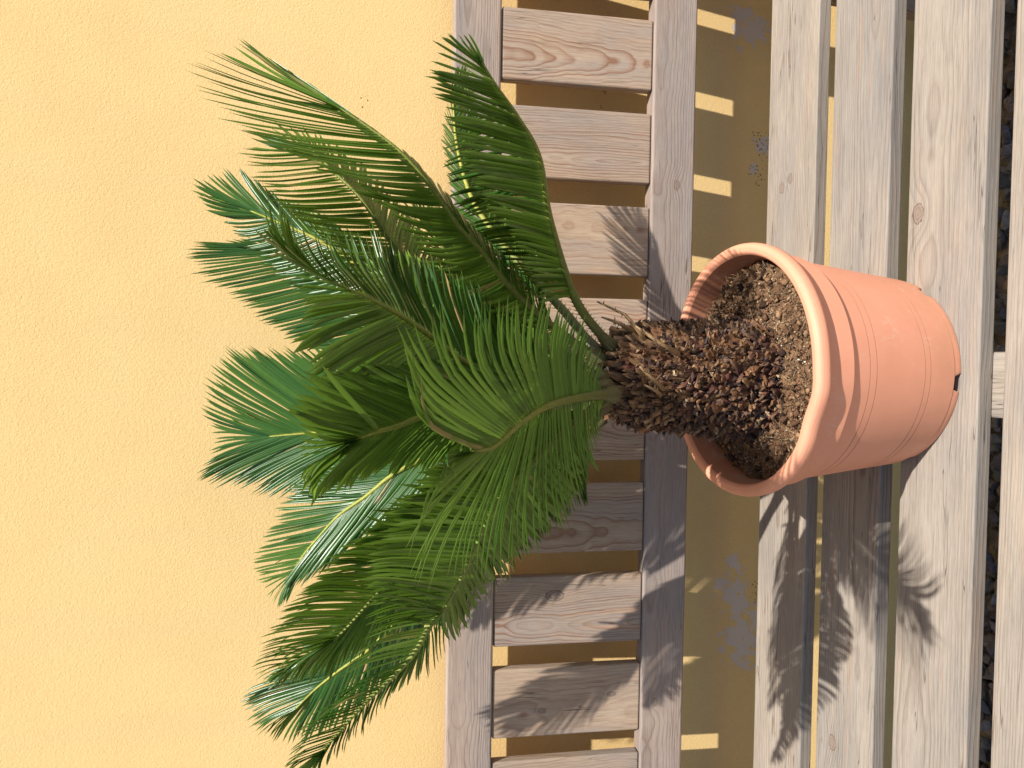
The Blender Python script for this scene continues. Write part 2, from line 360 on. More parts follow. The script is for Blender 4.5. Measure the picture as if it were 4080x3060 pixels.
# unseen rail added behind the seat to shade the low wall, and the back leg just beyond the right edge of the picture
bm = box(-LEN / 2, LEN / 2, -.011, .011, -.02, .02, .002); child('added_shade_rail', bm_mesh('added_shade_rail', bm, W_RAIL), (XC, -.023, -.042))
bm = box(-(.079 - GZ) / 2, (.079 - GZ) / 2, -.03, .03, -.014, .014, .003); child('back_leg', bm_mesh('back_leg', bm, W_RAIL), (.566, .027, (GZ + .079) / 2), (0, math.pi / 2, math.pi / 2))
# end frames, outside the picture
for xe in (-.915, .985):
    for nm, y0, y1, z1 in (('front_leg', -.46, -.41, -.0545), ('back_leg', -.055, -.005, -.0545)):
        bm = box(-(z1 - GZ) / 2, (z1 - GZ) / 2, -.03, .03, -.025, .025, .004)
        child(nm, bm_mesh(nm, bm, W_RAIL), (xe, (y0 + y1) / 2, (GZ + z1) / 2), (0, math.pi / 2, 0))
    bm = box(-.245, .245, -.022, .022, -.012, .012, .003)
    child('back_post', bm_mesh('back_post', bm, W_RAIL), back_pt(xe, .17, DR + .0135), rs.to_euler())

# ---------------------------------------------------------------- pot
PX, PY = -.0023, -.2455
pot = tag(empty('flower_pot', (PX, PY, 0)), 'round peach plastic flower pot with rolled rim and fine grooves standing on the bench seat', 'pot')
rz = lambda z: .0982 + .1045 * z
prof = [(.0935, .0012), (.0962, .0), (.0980, .0008), (.0986, .004), (.0990, .0088), (.0980, .0092), (.0994, .0097)]
for z1, z2 in ((.0412, .0484), (.1098, .1182)):
    for z_ in (z1, z2): prof += [(rz(z_ - .0002), z_ - .0002), (rz(z_) - .0008, z_ + .0), (rz(z_) - .0008, z_ + .0002), (rz(z_ + .0004), z_ + .0004)]
prof += [(rz(.1385), .1385), (.1128, .1392), (.1150, .1396), (.1162, .1406), (.1170, .155), (.1176, .170), (.1182, .1714), (.1244, .1712),
        (.1249, .1716), (.1253, .1740), (.1255, .1768), (.1250, .1798), (.1235, .1823), (.1204, .1839), (.1165, .1836), (.1146, .1822), (.1134, .1795)]
def support(pf):     # extra rings next to the creases keep them crisp
    out = [pf[0]]
    for (r0, z0), (r1, z1) in zip(pf, pf[1:]):
        L = math.hypot(r1 - r0, z1 - z0)
        if L > .003:
            k = .0007 / L; out += [(r0 + (r1 - r0) * k, z0 + (z1 - z0) * k), (r1 + (r0 - r1) * k, z1 + (z0 - z1) * k)]
        out.append((r1, z1))
    return out
prof = support(prof)
inner = [(.1126, .175), (.1112, .165), (.1095, .150), (.1065, .125), (.0980, .030), (.0940, .0110), (.050, .0100)]
NS = 240
def lathe(pf, dent=True, closed_hole=False):
    V, F = [], []
    for j, (r, z) in enumerate(pf):
        for i in range(NS):
            a = 2 * math.pi * i / NS; rr, zz = r, z
            if z > .13:
                k = min(1, (z - .13) / .04); da = (a - R(248) + math.pi) % (2 * math.pi) - math.pi
                rr -= k * .0030 * math.exp(-(da / .14) ** 2) - k * .0012 * math.exp(-((da - .26) / .1) ** 2)
                rr += k * .0008 * math.sin(2 * a + 1)
                zz += k * .0007 * math.sin(3 * a)
            if z < .0092:                       # feet: the skirt is cut back in six arches
                for c in (264.5, 324.5, 24.5, 84.5, 144.5, 204.5):
                    da = abs((a - R(c) + math.pi) % (2 * math.pi) - math.pi)
                    e = min(1, max(0, (R(4.9) - da) / R(1.1))); zz = zz + (.0092 + (z - .0092) * .04 - zz) * e
            V.append((rr * math.cos(a), rr * math.sin(a), zz))
    for j in range(len(pf) - 1):
        for i in range(NS):
            F.append((j * NS + i, j * NS + (i + 1) % NS, (j + 1) * NS + (i + 1) % NS, (j + 1) * NS + i))
    return V, F
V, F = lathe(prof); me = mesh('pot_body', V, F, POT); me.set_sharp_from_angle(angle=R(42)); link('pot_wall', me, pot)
V, F = lathe([prof[-1]] + inner); F.append(tuple(range(len(V) - NS, len(V)))); link('pot_lining', mesh('pot_lining', V, F, POT_IN), pot)
V, F = lathe([(.0935, .0012), (.0930, .0085), (.092, .0095)]); F.append(tuple(range(len(V) - NS, len(V)))); F = [t[::-1] for t in F]; link('pot_base', mesh('pot_base', V, F, POT), pot)

# ---------------------------------------------------------------- soil
TX, TY = -.0125, -.237
def soil_h(x, y):
    r = math.hypot(x, y); p = Vector((x * 22, y * 22, 0))
    a = math.atan2(y, x)
    h = .1605 + .0055 * noise.noise(p * 1.3) + .0055 * noise.fractal(p * 2.6, 1., 2.2, 5)
    h += .006 * math.exp(-((x - (TX - PX)) ** 2 + (y - (TY - PY)) ** 2) / .055 ** 2)
    h += .005 * math.exp(-((x - .055) ** 2 + (y - .005) ** 2) / .035 ** 2)          # lump at the right
    h -= .028 * math.exp(-(((x - .045) / .016) ** 2 + ((y - .055) / .014) ** 2))    # hollow at the back
    k = max(0, (r - .094) / .016); h -= .007 * k * k * (.4 + .6 * abs(math.sin(a * 1.5 + 1)))
    h += .002 * math.exp(-((y + .085) / .03) ** 2) 
    crack = abs(noise.noise(Vector((x * 30 + 4, y * 30, 1)))); h -= .006 * max(0, 1 - crack / .05)
    return h
V, F, C = [], [], []; NR, NA = 70, 260
for j in range(NR):
    for i in range(NA):
        a = 2 * math.pi * i / NA; r = .1105 * ((j + .3) / (NR - .7)) ** .8
        x, y = r * math.cos(a), r * math.sin(a); h = soil_h(x, y) + rng.uniform(-.0006, .0006)
        V.append((PX + x, PY + y, h)); b = .8 + .5 * noise.noise(Vector((x * 60, y * 60, 2))) ; C.append((.20 * b, .115 * b, .064 * b))
for j in range(NR - 1):
    for i in range(NA):
        F.append((j * NA + i, (j + 1) * NA + i, (j + 1) * NA + (i + 1) % NA, j * NA + (i + 1) % NA))
F.append(tuple(range(NA)))
V = list(V); C = list(C)
def add_tri_bits(n, size, cols, flat=.6, region=None, lift=.0):
    for _ in range(n):
        a, r = rng.uniform(0, 6.283), .108 * math.sqrt(rng.uniform(0, 1)); x, y = r * math.cos(a), r * math.sin(a)
        s = rng.uniform(*size); c = cols[rng.integers(len(cols))]; b = rng.uniform(.7, 1.3); o = len(V)
        ctr = np.array([PX + x, PY + y, soil_h(x, y) + s * .3 + lift])
        for k in range(6):
            d = np.array([(1, 0, 0), (-1, 0, 0), (0, 1, 0), (0, -1, 0), (0, 0, flat), (0, 0, -flat)][k]) * s * rng.uniform(.5, 1.2)
            d = rot_np(*(rng.uniform(-.6, .6, 3))) @ d; V.append(tuple(ctr + d)); C.append(tuple(np.array(c) * b))
        for t in ((0, 2, 4), (2, 1, 4), (1, 3, 4), (3, 0, 4), (2, 0, 5), (1, 2, 5), (3, 1, 5), (0, 3, 5)): F.append(tuple(o + q for q in t))
def add_fibres(n, ln, wd, cols):
    for _ in range(n):
        a, r = rng.uniform(0, 6.283), .107 * math.sqrt(rng.uniform(0, 1)); x, y = r * math.cos(a), r * math.sin(a)
        L = rng.uniform(*ln); th = rng.uniform(0, 6.283); up = rng.uniform(-.1, .9); wv = rng.uniform(*wd); c = np.array(cols[rng.integers(len(cols))]) * rng.uniform(.6, 1.3)
        p = np.array([PX + x, PY + y, soil_h(x, y)]); o = len(V)
        for k in range(4):
            q = p + np.array([math.cos(th), math.sin(th), up]) * wv * 0
            s = np.array([-math.sin(th), math.cos(th), .3]) * wv * (1 - k / 4.2)
            V.append(tuple(q + s)); V.append(tuple(q - s)); C.append(tuple(c)); C.append(tuple(c))
            p = p + np.array([math.cos(th), math.sin(th), up]) * L / 3; th += rng.uniform(-.8, .8); up -= .35
        for k in range(3): F.append((o + 2 * k, o + 2 * k + 1, o + 2 * k + 3, o + 2 * k + 2))
browns = [(.22, .125, .07), (.13, .07, .04), (.31, .19, .105), (.05, .03, .022), (.36, .25, .15), (.20, .09, .05)]
add_tri_bits(5200, (.0008, .0026), browns); add_tri_bits(170, (.0008, .0020), [(.55, .50, .42), (.42, .36, .28), (.6, .58, .55)])
add_tri_bits(420, (.0025, .0065), browns[:4], .7)
add_fibres(3200, (.004, .014), (.00015, .0004), [(.24, .16, .09), (.15, .09, .05), (.34, .25, .15), (.10, .06, .04)])
me = mesh('potting_soil', V, F, SOIL, True, C)
tag(link('potting_soil', me), 'dry fibrous brown peat soil filling the peach flower pot round the stem', 'soil', kind='stuff')

# ---------------------------------------------------------------- cycad
cyc = tag(empty('cycad_plant', (TX, TY, .14)), 'potted cycad with stout scaly brown stem and a crown of glossy green feather leaves', 'plant')
def cchild(name, me, parent=None, kind=None):
    o = link(name, me, parent or cyc)
    if parent is None: o.location = -Vector(cyc.location)
    if kind: o['kind'] = kind
    return o
def trad(z):   # stem radius by height
    pts = [(.13, .064), (.165, .0590), (.19, .055), (.23, .0525), (.27, .050), (.295, .044), (.31, .032), (.325, .016)]
    for (a, ra), (b, rb) in zip(pts, pts[1:]):
        if z <= b: return ra + (rb - ra) * max(0, (z - a) / (b - a))
    return .016
def tax(z): return TX + (z - .14) * .02, TY + (z - .14) * .03
V, F, C = [], [], []; nz, na = 40, 48
for j in range(nz):
    z = .13 + j / (nz - 1) * .195; cx, cy = tax(z)
    for i in range(na):
        a = 6.2832 * i / na; r = trad(z) * (.9 + .12 * noise.noise(Vector((math.cos(a) * 4, math.sin(a) * 4, z * 60))))
        V.append((cx + r * math.cos(a), cy + r * math.sin(a), z)); C.append((.045, .028, .02))
for j in range(nz - 1):
    for i in range(na): F.append((j * na + i, j * na + (i + 1) % na, (j + 1) * na + (i + 1) % na, (j + 1) * na + i))
F.append(tuple(range((nz - 1) * na, nz * na)))
trunk = cchild('trunk', mesh('trunk', V, F, BARK, True, C))
# leaf-base scales: y = out of the stem, z = up along it
def scale_proto(L, W, curl, ragged, seed):
    r_ = random.Random(seed); nu, nv = 5, 3; V = []
    for j in range(nu):
        t = j / (nu - 1); wd = W * (1 - t ** 2.2 * .85) * (.75 + .5 * math.sin(min(1, t * 1.4) * 2.2))
        for i in range(nv):
            s = i - 1
            V.append((s * wd * .5 + r_.uniform(-1, 1) * ragged * W * .16 * (t > .3), (.0022 * (1 - t) * (1 - abs(s)) + curl * t * t * L - abs(s) * .0016) + r_.uniform(-1, 1) * ragged * L * .07 * t, t * L * (1 - .25 * abs(curl)) + r_.uniform(-1, 1) * ragged * L * .08 * (t > .5)))
    tw, bd = r_.uniform(-.9, .9) * ragged, r_.uniform(-.25, .25)
    V = [(x * math.cos(tw * z / L) - y * math.sin(tw * z / L) + bd * z * z / L, x * math.sin(tw * z / L) + y * math.cos(tw * z / L), z) for x, y, z in V]
    F = [(j * nv + i, j * nv + i + 1, (j + 1) * nv + i + 1, (j + 1) * nv + i) for j in range(nu - 1) for i in range(nv - 1)]
    o = len(V); back = [(x * .8, y - .0022, z * .96) for x, y, z in V]; V += back
    F += [tuple(o + q for q in f[::-1]) for f in F]
    for j in range(nu - 1): F += [(j * nv, (j + 1) * nv, o + (j + 1) * nv, o + j * nv), (j * nv + 2, o + j * nv + 2, o + (j + 1) * nv + 2, (j + 1) * nv + 2)]
    F.append(((nu - 1) * nv, (nu - 1) * nv + 1, (nu - 1) * nv + 2, o + (nu - 1) * nv + 2, o + (nu - 1) * nv + 1, o + (nu - 1) * nv))
    return np.array(V), F
pal = [(.095, .037, .026), (.065, .030, .024), (.14, .066, .032), (.19, .10, .045), (.12, .045, .032), (.045, .024, .020), (.17, .08, .036), (.24, .14, .07), (.13, .06, .03)]
SP = []
for i in range(10): SP.append(scale_proto(rng.uniform(.013, .019), rng.uniform(.0070, .0110), rng.uniform(.15, .5), 1., i))       # rough scales
for i in range(6): SP.append(scale_proto(rng.uniform(.005, .009), rng.uniform(.003, .006), rng.uniform(-.2, 1.1), 2., 20 + i))   # torn shreds
for i in range(6): SP.append(scale_proto(rng.uniform(.020, .034), rng.uniform(.0045, .0075), rng.uniform(.05, .28), .55, 40 + i))    # long bud scales
def frame(a, z, tilt, roll, out=0.):
    cx, cy = tax(z); r = trad(z) * .93 + out; er = Vector((math.cos(a), math.sin(a), 0)); et = Vector((-math.sin(a), math.cos(a), 0)); ez = Vector((0, 0, 1))
    slope = (trad(z + .006) - trad(z - .006)) / .012; up = (ez + er * slope).normalized()
    Mx = Matrix(((-et.x, er.x, up.x), (-et.y, er.y, up.y), (-et.z, er.z, up.z)))
    Mx = Mx @ Matrix.Rotation(-tilt, 3, 'X') @ Matrix.Rotation(roll, 3, 'Y')
    A = np.eye(4); A[:3, :3] = np.array(Mx); A[:3, 3] = (cx + er.x * r, cy + er.y * r, z); return A
inst = []
for i in range(820):
    t = i / 820; z = .150 + t * .155; a = i * 2.39996
    darker = z < .19
    c = np.array(pal[rng.integers(0, 6 if darker else 9)]) * rng.uniform(.7, 1.35)
    s = rng.uniform(.9, 1.4) * (1.1 - .25 * t); Mx = frame(a + rng.uniform(-.08, .08), z, rng.uniform(-.05, .38), rng.uniform(-.35, .35)); Mx[:3, :3] *= s
    inst.append((int(rng.integers(10)), Mx, c, 1))
for i in range(1700):
    z = rng.uniform(.150, .305); a = rng.uniform(0, 6.283); p = rng.uniform()
    c = np.array((.32, .22, .13) if p < .07 else (.17, .09, .045) if p < .32 else (.10, .055, .035) if p < .72 else (.05, .03, .026)) * rng.uniform(.6, 1.25)
    Mx = frame(a, z, rng.uniform(-.2, .9), rng.uniform(-1.1, 1.1), rng.uniform(.002, .007)); Mx[:3, :3] *= rng.uniform(.4, .95)
    inst.append((int(rng.integers(10, 16)), Mx, c, 0))
for i in range(330):
    z = .250 + .064 * (i / 330); a = i * 2.39996 * 1.01
    c = np.array(((.31, .17, .08), (.21, .10, .048), (.38, .235, .12), (.12, .055, .03))[rng.integers(4)]) * rng.uniform(.7, 1.2)
    Mx = frame(a, z, rng.uniform(-.05, .30), rng.uniform(-.18, .18)); Mx[:3, :3] *= rng.uniform(.75, 1.15)
    inst.append((int(rng.integers(16, 22)), Mx, c, 2))
# the 300 that show largest, facing the viewer, are objects of their own
camp = np.array(cam.matrix_world.translation)
def showing(it):
    p = it[1][:3, 3]; n = it[1][:3, 1]; d = camp - p; d = d / np.linalg.norm(d); return float(d @ n) * (0 if it[3] == 0 else 1)
order = sorted(range(len(inst)), key=lambda i: -showing(inst[i])); single = set(order[:300])
cache = {}
for i in order[:300]:
    k, Mx, c, _ = inst[i]; ck = min(range(len(pal)), key=lambda q: np.abs(np.array(pal[q]) - c).sum())
    if (k, ck) not in cache:
        pv, pf = SP[k]; cc = two_tone(pv, np.array(pal[ck])) * rng.uniform(.85, 1.15, (len(pv), 1)); cache[(k, ck)] = mesh('leaf_scale', pv, pf, BARK, False, cc)
    o = link('leaf_scale', cache[(k, ck)], trunk); o.matrix_local = Matrix(Mx.tolist())
v, f, c = join_instances(SP, [(k, Mx, c) for i, (k, Mx, c, _) in enumerate(inst) if i not in single], True)
c = c * rng.uniform(.75, 1.25, (len(c), 1))
cchild('leaf_scales', mesh('leaf_scales', v, f, BARK, False, c), None, 'stuff')
# dead stalk stubs standing out of the crown
def tube(pts, rad, cols, ns=7):
    V, F, C = [], [], []; pts = [Vector(p) for p in pts]; n = len(pts); prev = None
    for j, p in enumerate(pts):
        T = (pts[min(j + 1, n - 1)] - pts[max(j - 1, 0)]).normalized()
        if prev is None: prev = T.orthogonal().normalized()
        U = (prev - T * prev.dot(T)).normalized(); prev = U; B = T.cross(U)
        for i in range(ns):
            a = 6.2832 * i / ns; V.append(tuple(p + (U * math.cos(a) + B * math.sin(a)) * rad[j])); C.append(cols[j])
    for j in range(n - 1):
        for i in range(ns): F.append((j * ns + i, j * ns + (i + 1) % ns, (j + 1) * ns + (i + 1) % ns, (j + 1) * ns + i))
    F.append(tuple(range((n - 1) * ns, n * ns))); F.append(tuple(range(ns))[::-1])
    return V, F, C
def spine(V, F, C, base, d, L, r, col):
    o = len(V); d = Vector(d).normalized(); U = d.orthogonal().normalized(); B = d.cross(U)
    for i in range(3):
        a = 2.094 * i; V.append(tuple(Vector(base) + (U * math.cos(a) + B * math.sin(a)) * r)); C.append(col)
    V.append(tuple(Vector(base) + d * L)); C.append(col)
    for i in range(3): F.append((o + i, o + (i + 1) % 3, o + 3))
STUBS = [[(.020, -.262, .290), (.033, -.270, .303), (.047, -.272, .318), (.058, -.270, .345)], [(.012, -.285, .270), (.022, -.288, .292), (.036, -.288, .315)], [(-.020, -.285, .285), (-.012, -.296, .300), (.000, -.303, .318)],
         [(-.028, -.275, .280), (-.022, -.292, .295), (-.016, -.304, .314)], [(.03, -.25, .295), (.040, -.255, .315), (.045, -.258, .335)]]
for st in STUBS:
    n = len(st); V, F, C = tube(st, [.0028 * (1 - .72 * i / (n - 1)) for i in range(n)], [(.30, .19, .09)] * n, 6)
    for q in range(7):
        t = rng.uniform(.2, .95) * (n - 1); i0 = min(int(t), n - 2); p = Vector(st[i0]).lerp(Vector(st[i0 + 1]), t - i0)
        spine(V, F, C, p, (rng.uniform(-1, 1), -.4, rng.uniform(.1, .8)), .006, .0012, (.18, .10, .05))
    cchild('dead_stalk', mesh('dead_stalk', V, F, RACH, True, C))

# ---------------------------------------------------------------- fronds
FRONDS=[
  {'r': [(0.017, -0.24, 0.3156), (0.0579, -0.27, 0.3654), (0.1183, -0.31, 0.4056), (0.1618, -0.34, 0.427), (0.1834, -0.36, 0.4508), (0.1978, -0.375, 0.4715), (0.21, -0.385, 0.4863)], 'A': [(0.217, 0.0393, -0.29, 0.401), (0.408, 0.0961, -0.34, 0.4468), (0.514, 0.1163, -0.37, 0.4775), (0.647, 0.1389, -0.39, 0.5014), (0.748, 0.1642, -0.4, 0.5146), (0.83, 0.1822, -0.41, 0.5252), (0.928, 0.1907, -0.41, 0.5287), (1.0, 0.2246, -0.4, 0.515)], 'B': [(0.217, 0.0758, -0.2, 0.3833), (0.514, 0.1255, -0.2, 0.4491), (0.647, 0.1632, -0.2, 0.4685), (0.748, 0.1834, -0.22, 0.4757), (0.83, 0.1972, -0.26, 0.4752), (0.928, 0.2323, -0.33, 0.4865), (1.0, 0.2317, -0.37, 0.4877)]},
  {'r': [(0.011, -0.235, 0.3286), (0.0486, -0.22, 0.3543), (0.0848, -0.2, 0.3834), (0.1238, -0.17, 0.4082), (0.1697, -0.14, 0.4299), (0.2259, -0.12, 0.4416), (0.2828, -0.1, 0.4427)], 'A': [(0.198, 0.0636, -0.18, 0.3861), (0.295, 0.0978, -0.15, 0.4168), (0.46, 0.1485, -0.12, 0.4421), (0.637, 0.2035, -0.09, 0.4462), (0.819, 0.259, -0.07, 0.4477), (1.0, 0.336, -0.06, 0.4306)], 'B': [(0.198, 0.1126, -0.14, 0.3424), (0.295, 0.1537, -0.12, 0.3677), (0.46, 0.181, -0.1, 0.3884), (0.637, 0.2216, -0.09, 0.4126), (0.819, 0.2738, -0.1, 0.4133), (1.0, 0.3321, -0.08, 0.4231)]},
  {'r': [(0.0044, -0.24, 0.3259), (0.0211, -0.25, 0.3588), (0.0443, -0.27, 0.4025), (0.0692, -0.29, 0.4387), (0.0909, -0.305, 0.4632), (0.1074, -0.32, 0.4862), (0.1256, -0.33, 0.5032), (0.1455, -0.335, 0.5221), (0.1608, -0.335, 0.5395), (0.1748, -0.33, 0.559), (0.1868, -0.325, 0.5774)], 'A': [(0.24, 0.0342, -0.3, 0.4251), (0.42, 0.0488, -0.33, 0.4896), (0.537, 0.0748, -0.36, 0.518), (0.657, 0.1084, -0.38, 0.555), (0.741, 0.1205, -0.39, 0.5863), (0.814, 0.1382, -0.38, 0.6309), (0.874, 0.1563, -0.37, 0.6554), (0.928, 0.176, -0.36, 0.6674), (1.0, 0.197, -0.35, 0.6769)], 'B': [(0.24, 0.076, -0.2, 0.3785), (0.42, 0.1098, -0.2, 0.4192), (0.537, 0.1344, -0.22, 0.4586), (0.657, 0.1596, -0.23, 0.4848), (0.741, 0.1825, -0.24, 0.5177), (0.814, 0.1987, -0.25, 0.5622), (0.874, 0.2216, -0.26, 0.5946), (0.928, 0.2229, -0.28, 0.6211), (1.0, 0.2348, -0.31, 0.6534)]},
  {'r': [(-0.0045, -0.235, 0.3259), (0.0124, -0.24, 0.3731), (0.0279, -0.25, 0.4304), (0.0528, -0.26, 0.4771), (0.0747, -0.265, 0.5073), (0.0877, -0.27, 0.5215), (0.1055, -0.27, 0.5363), (0.1336, -0.27, 0.5561), (0.1565, -0.26, 0.5777), (0.1762, -0.25, 0.5958)], 'A': [(0.249, 0.0028, -0.28, 0.4512), (0.482, 0.0359, -0.31, 0.5382), (0.592, 0.0591, -0.33, 0.5751), (0.651, 0.0754, -0.33, 0.5885), (0.707, 0.0948, -0.33, 0.5984), (0.819, 0.1168, -0.31, 0.6242), (0.916, 0.1391, -0.28, 0.6397), (1.0, 0.1693, -0.25, 0.6471)], 'B': [(0.249, 0.0569, -0.2, 0.4067), (0.482, 0.0968, -0.18, 0.4577), (0.592, 0.1194, -0.17, 0.4788), (0.719, 0.1569, -0.17, 0.5153), (0.819, 0.1893, -0.17, 0.5462), (0.916, 0.2076, -0.18, 0.5932), (1.0, 0.2066, -0.2, 0.6253)]},
  {'r': [(-0.0092, -0.22, 0.3216), (0.0121, -0.2, 0.406), (0.0476, -0.17, 0.4687), (0.0884, -0.14, 0.5331), (0.1205, -0.12, 0.5814), (0.1395, -0.1, 0.6212), (0.151, -0.09, 0.648)], 'A': [(0.292, -0.0026, -0.16, 0.4754), (0.429, 0.0342, -0.11, 0.5433), (0.639, 0.0659, -0.1, 0.6029), (0.797, 0.1015, -0.08, 0.6392), (0.921, 0.1321, -0.07, 0.6666), (1.0, 0.1597, -0.08, 0.6988)], 'B': [(0.292, 0.0711, -0.12, 0.4336), (0.429, 0.109, -0.1, 0.4996), (0.639, 0.1474, -0.1, 0.576), (0.797, 0.1667, -0.08, 0.6214), (0.921, 0.1952, -0.07, 0.6583), (1.0, 0.1751, -0.08, 0.7069)]},
  {'r': [(-0.0106, -0.26, 0.3346), (-0.0126, -0.31, 0.4074), (-0.0093, -0.35, 0.4593), (0.0026, -0.39, 0.498), (0.0152, -0.42, 0.5226), (0.0267, -0.445, 0.5459), (0.0343, -0.465, 0.5652), (0.0422, -0.475, 0.5866), (0.048, -0.48, 0.6015), (0.0552, -0.48, 0.6134)], 'A': [(0.238, -0.0803, -0.33, 0.4787), (0.344, -0.0639, -0.38, 0.5229), (0.567, -0.0434, -0.46, 0.5691), (0.676, -0.0256, -0.5, 0.595), (0.744, -0.0097, -0.52, 0.6036), (0.799, -0.0005, -0.53, 0.6129), (0.828, 0.0091, -0.53, 0.6175), (0.855, 0.0211, -0.53, 0.6119), (0.88, 0.0302, -0.53, 0.6099), (0.933, 0.053, -0.52, 0.6224), (1.0, 0.0657, -0.51, 0.6294)], 'B': [(0.238, 0.0268, -0.29, 0.4258), (0.414, 0.0599, -0.33, 0.4806), (0.567, 0.0631, -0.38, 0.5227), (0.676, 0.0576, -0.42, 0.5471), (0.773, 0.0763, -0.42, 0.5644), (0.828, 0.0668, -0.45, 0.5866), (0.884, 0.0647, -0.46, 0.5987), (0.947, 0.0685, -0.48, 0.6146), (1.0, 0.0709, -0.49, 0.625)]},
  {'r': [(-0.019, -0.2, 0.3176), (-0.0022, -0.12, 0.4071), (0.0276, -0.06, 0.4719), (0.0648, -0.02, 0.519), (0.0974, 0.0, 0.549), (0.1187, 0.01, 0.5748), (0.1316, 0.015, 0.5956)], 'A': [(0.307, -0.0233, -0.1, 0.5032), (0.543, 0.0078, -0.03, 0.5711), (0.725, 0.0333, 0.0, 0.6284), (0.848, 0.0674, 0.02, 0.6666), (0.937, 0.0882, 0.03, 0.7064), (1.0, 0.1163, 0.04, 0.726)], 'B': [(0.307, 0.0536, -0.08, 0.4342), (0.543, 0.0857, -0.02, 0.5297), (0.725, 0.1269, 0.0, 0.596), (0.848, 0.1361, 0.01, 0.6415), (0.937, 0.1336, 0.03, 0.6872), (1.0, 0.1276, 0.04, 0.7226)]},
  {'r': [(-0.0283, -0.2, 0.3149), (-0.0409, -0.14, 0.3867), (-0.0589, -0.09, 0.4507), (-0.0738, -0.06, 0.4968), (-0.0787, -0.04, 0.5355), (-0.0812, -0.02, 0.5684), (-0.0838, -0.01, 0.6001), (-0.087, 0.0, 0.6293)], 'A': [(0.32, 0.0015, -0.09, 0.487), (0.466, 0.0155, -0.05, 0.5624), (0.615, 0.0095, -0.02, 0.6256), (0.73, 0.0106, 0.0, 0.6629), (0.831, -0.0049, 0.01, 0.6888), (0.919, -0.0415, 0.02, 0.7047), (1.0, -0.0657, 0.02, 0.7017)], 'B': [(0.32, -0.119, -0.09, 0.4857), (0.466, -0.1545, -0.04, 0.5805), (0.615, -0.1491, -0.01, 0.6274), (0.73, -0.1415, 0.01, 0.6669), (0.831, -0.1384, 0.02, 0.6957), (0.919, -0.13, 0.02, 0.7084), (1.0, -0.0961, 0.01, 0.6852)]},
  {'r': [(-0.0188, -0.27, 0.3344), (-0.0206, -0.33, 0.4066), (-0.0235, -0.41, 0.4866), (-0.0269, -0.47, 0.5334), (-0.0311, -0.51, 0.5609), (-0.0316, -0.53, 0.5727), (-0.033, -0.54, 0.5806), (-0.0343, -0.545, 0.587)], 'A': [(0.349, 0.0058, -0.38, 0.5023), (0.55, 0.0021, -0.45, 0.5548), (0.753, -0.0063, -0.51, 0.5935), (0.867, -0.0068, -0.55, 0.6079), (0.922, -0.0144, -0.57, 0.6154), (0.962, -0.0172, -0.58, 0.6178), (0.986, -0.0241, -0.58, 0.6137), (1.0, -0.0297, -0.58, 0.606)], 'B': [(0.349, -0.0729, -0.36, 0.4685), (0.55, -0.0646, -0.43, 0.5367), (0.753, -0.0575, -0.49, 0.5746), (0.85, -0.0566, -0.53, 0.5926), (0.922, -0.055, -0.56, 0.6029), (0.973, -0.0518, -0.58, 0.6126), (1.0, -0.0515, -0.59, 0.6177)]},
  {'r': [(-0.0246, -0.29, 0.3367), (-0.0246, -0.34, 0.3849), (-0.0271, -0.4, 0.4364), (-0.0342, -0.45, 0.473), (-0.0445, -0.49, 0.5023), (-0.0451, -0.505, 0.5137), (-0.0447, -0.515, 0.5239)], 'A': [(0.155, -0.0096, -0.31, 0.3644), (0.212, 0.0022, -0.33, 0.3787), (0.322, 0.0247, -0.37, 0.4076), (0.504, 0.0337, -0.43, 0.4583), (0.609, 0.0303, -0.47, 0.4953), (0.716, 0.0209, -0.51, 0.5298), (0.76, 0.0206, -0.53, 0.5542), (0.805, 0.0116, -0.55, 0.5697), (0.849, 0.0003, -0.57, 0.5759), (0.888, -0.0031, -0.58, 0.5811), (0.929, -0.0136, -0.57, 0.5724), (1.0, -0.0299, -0.56, 0.5538)], 'B': [(0.135, -0.0452, -0.33, 0.3721), (0.236, -0.0714, -0.36, 0.3902), (0.394, -0.0926, -0.38, 0.4076), (0.504, -0.1099, -0.4, 0.4297), (0.609, -0.1245, -0.43, 0.4698), (0.716, -0.1224, -0.46, 0.5018), (0.805, -0.1127, -0.5, 0.5304), (0.849, -0.1078, -0.53, 0.5551), (0.904, -0.0872, -0.56, 0.5675), (0.96, -0.0593, -0.58, 0.5672), (1.0, -0.0438, -0.54, 0.5406)]},
  {'r': [(-0.0336, -0.27, 0.3364), (-0.0818, -0.31, 0.3896), (-0.1185, -0.33, 0.4403), (-0.1467, -0.345, 0.4779), (-0.173, -0.355, 0.494), (-0.1899, -0.36, 0.5123), (-0.2137, -0.36, 0.527), (-0.2492, -0.35, 0.5598), (-0.2742, -0.34, 0.5784), (-0.2916, -0.33, 0.5893)], 'A': [(0.187, -0.0478, -0.37, 0.4647), (0.381, -0.0698, -0.4, 0.5331), (0.451, -0.089, -0.42, 0.5553), (0.508, -0.1087, -0.43, 0.5633), (0.554, -0.1292, -0.44, 0.5721), (0.592, -0.1436, -0.44, 0.5714), (0.633, -0.1579, -0.44, 0.5699), (0.677, -0.1701, -0.44, 0.5753), (0.73, -0.2061, -0.41, 0.5824), (0.857, -0.2443, -0.38, 0.6072), (1.0, -0.2832, -0.36, 0.6189)], 'B': [(0.187, -0.1324, -0.24, 0.3414), (0.381, -0.1705, -0.25, 0.4013), (0.451, -0.1978, -0.26, 0.4265), (0.508, -0.2166, -0.27, 0.4607), (0.592, -0.2242, -0.29, 0.4772), (0.633, -0.2383, -0.3, 0.4926), (0.677, -0.2507, -0.31, 0.5058), (0.73, -0.2537, -0.32, 0.5332), (0.857, -0.2833, -0.33, 0.5657), (1.0, -0.3105, -0.33, 0.6024)]},
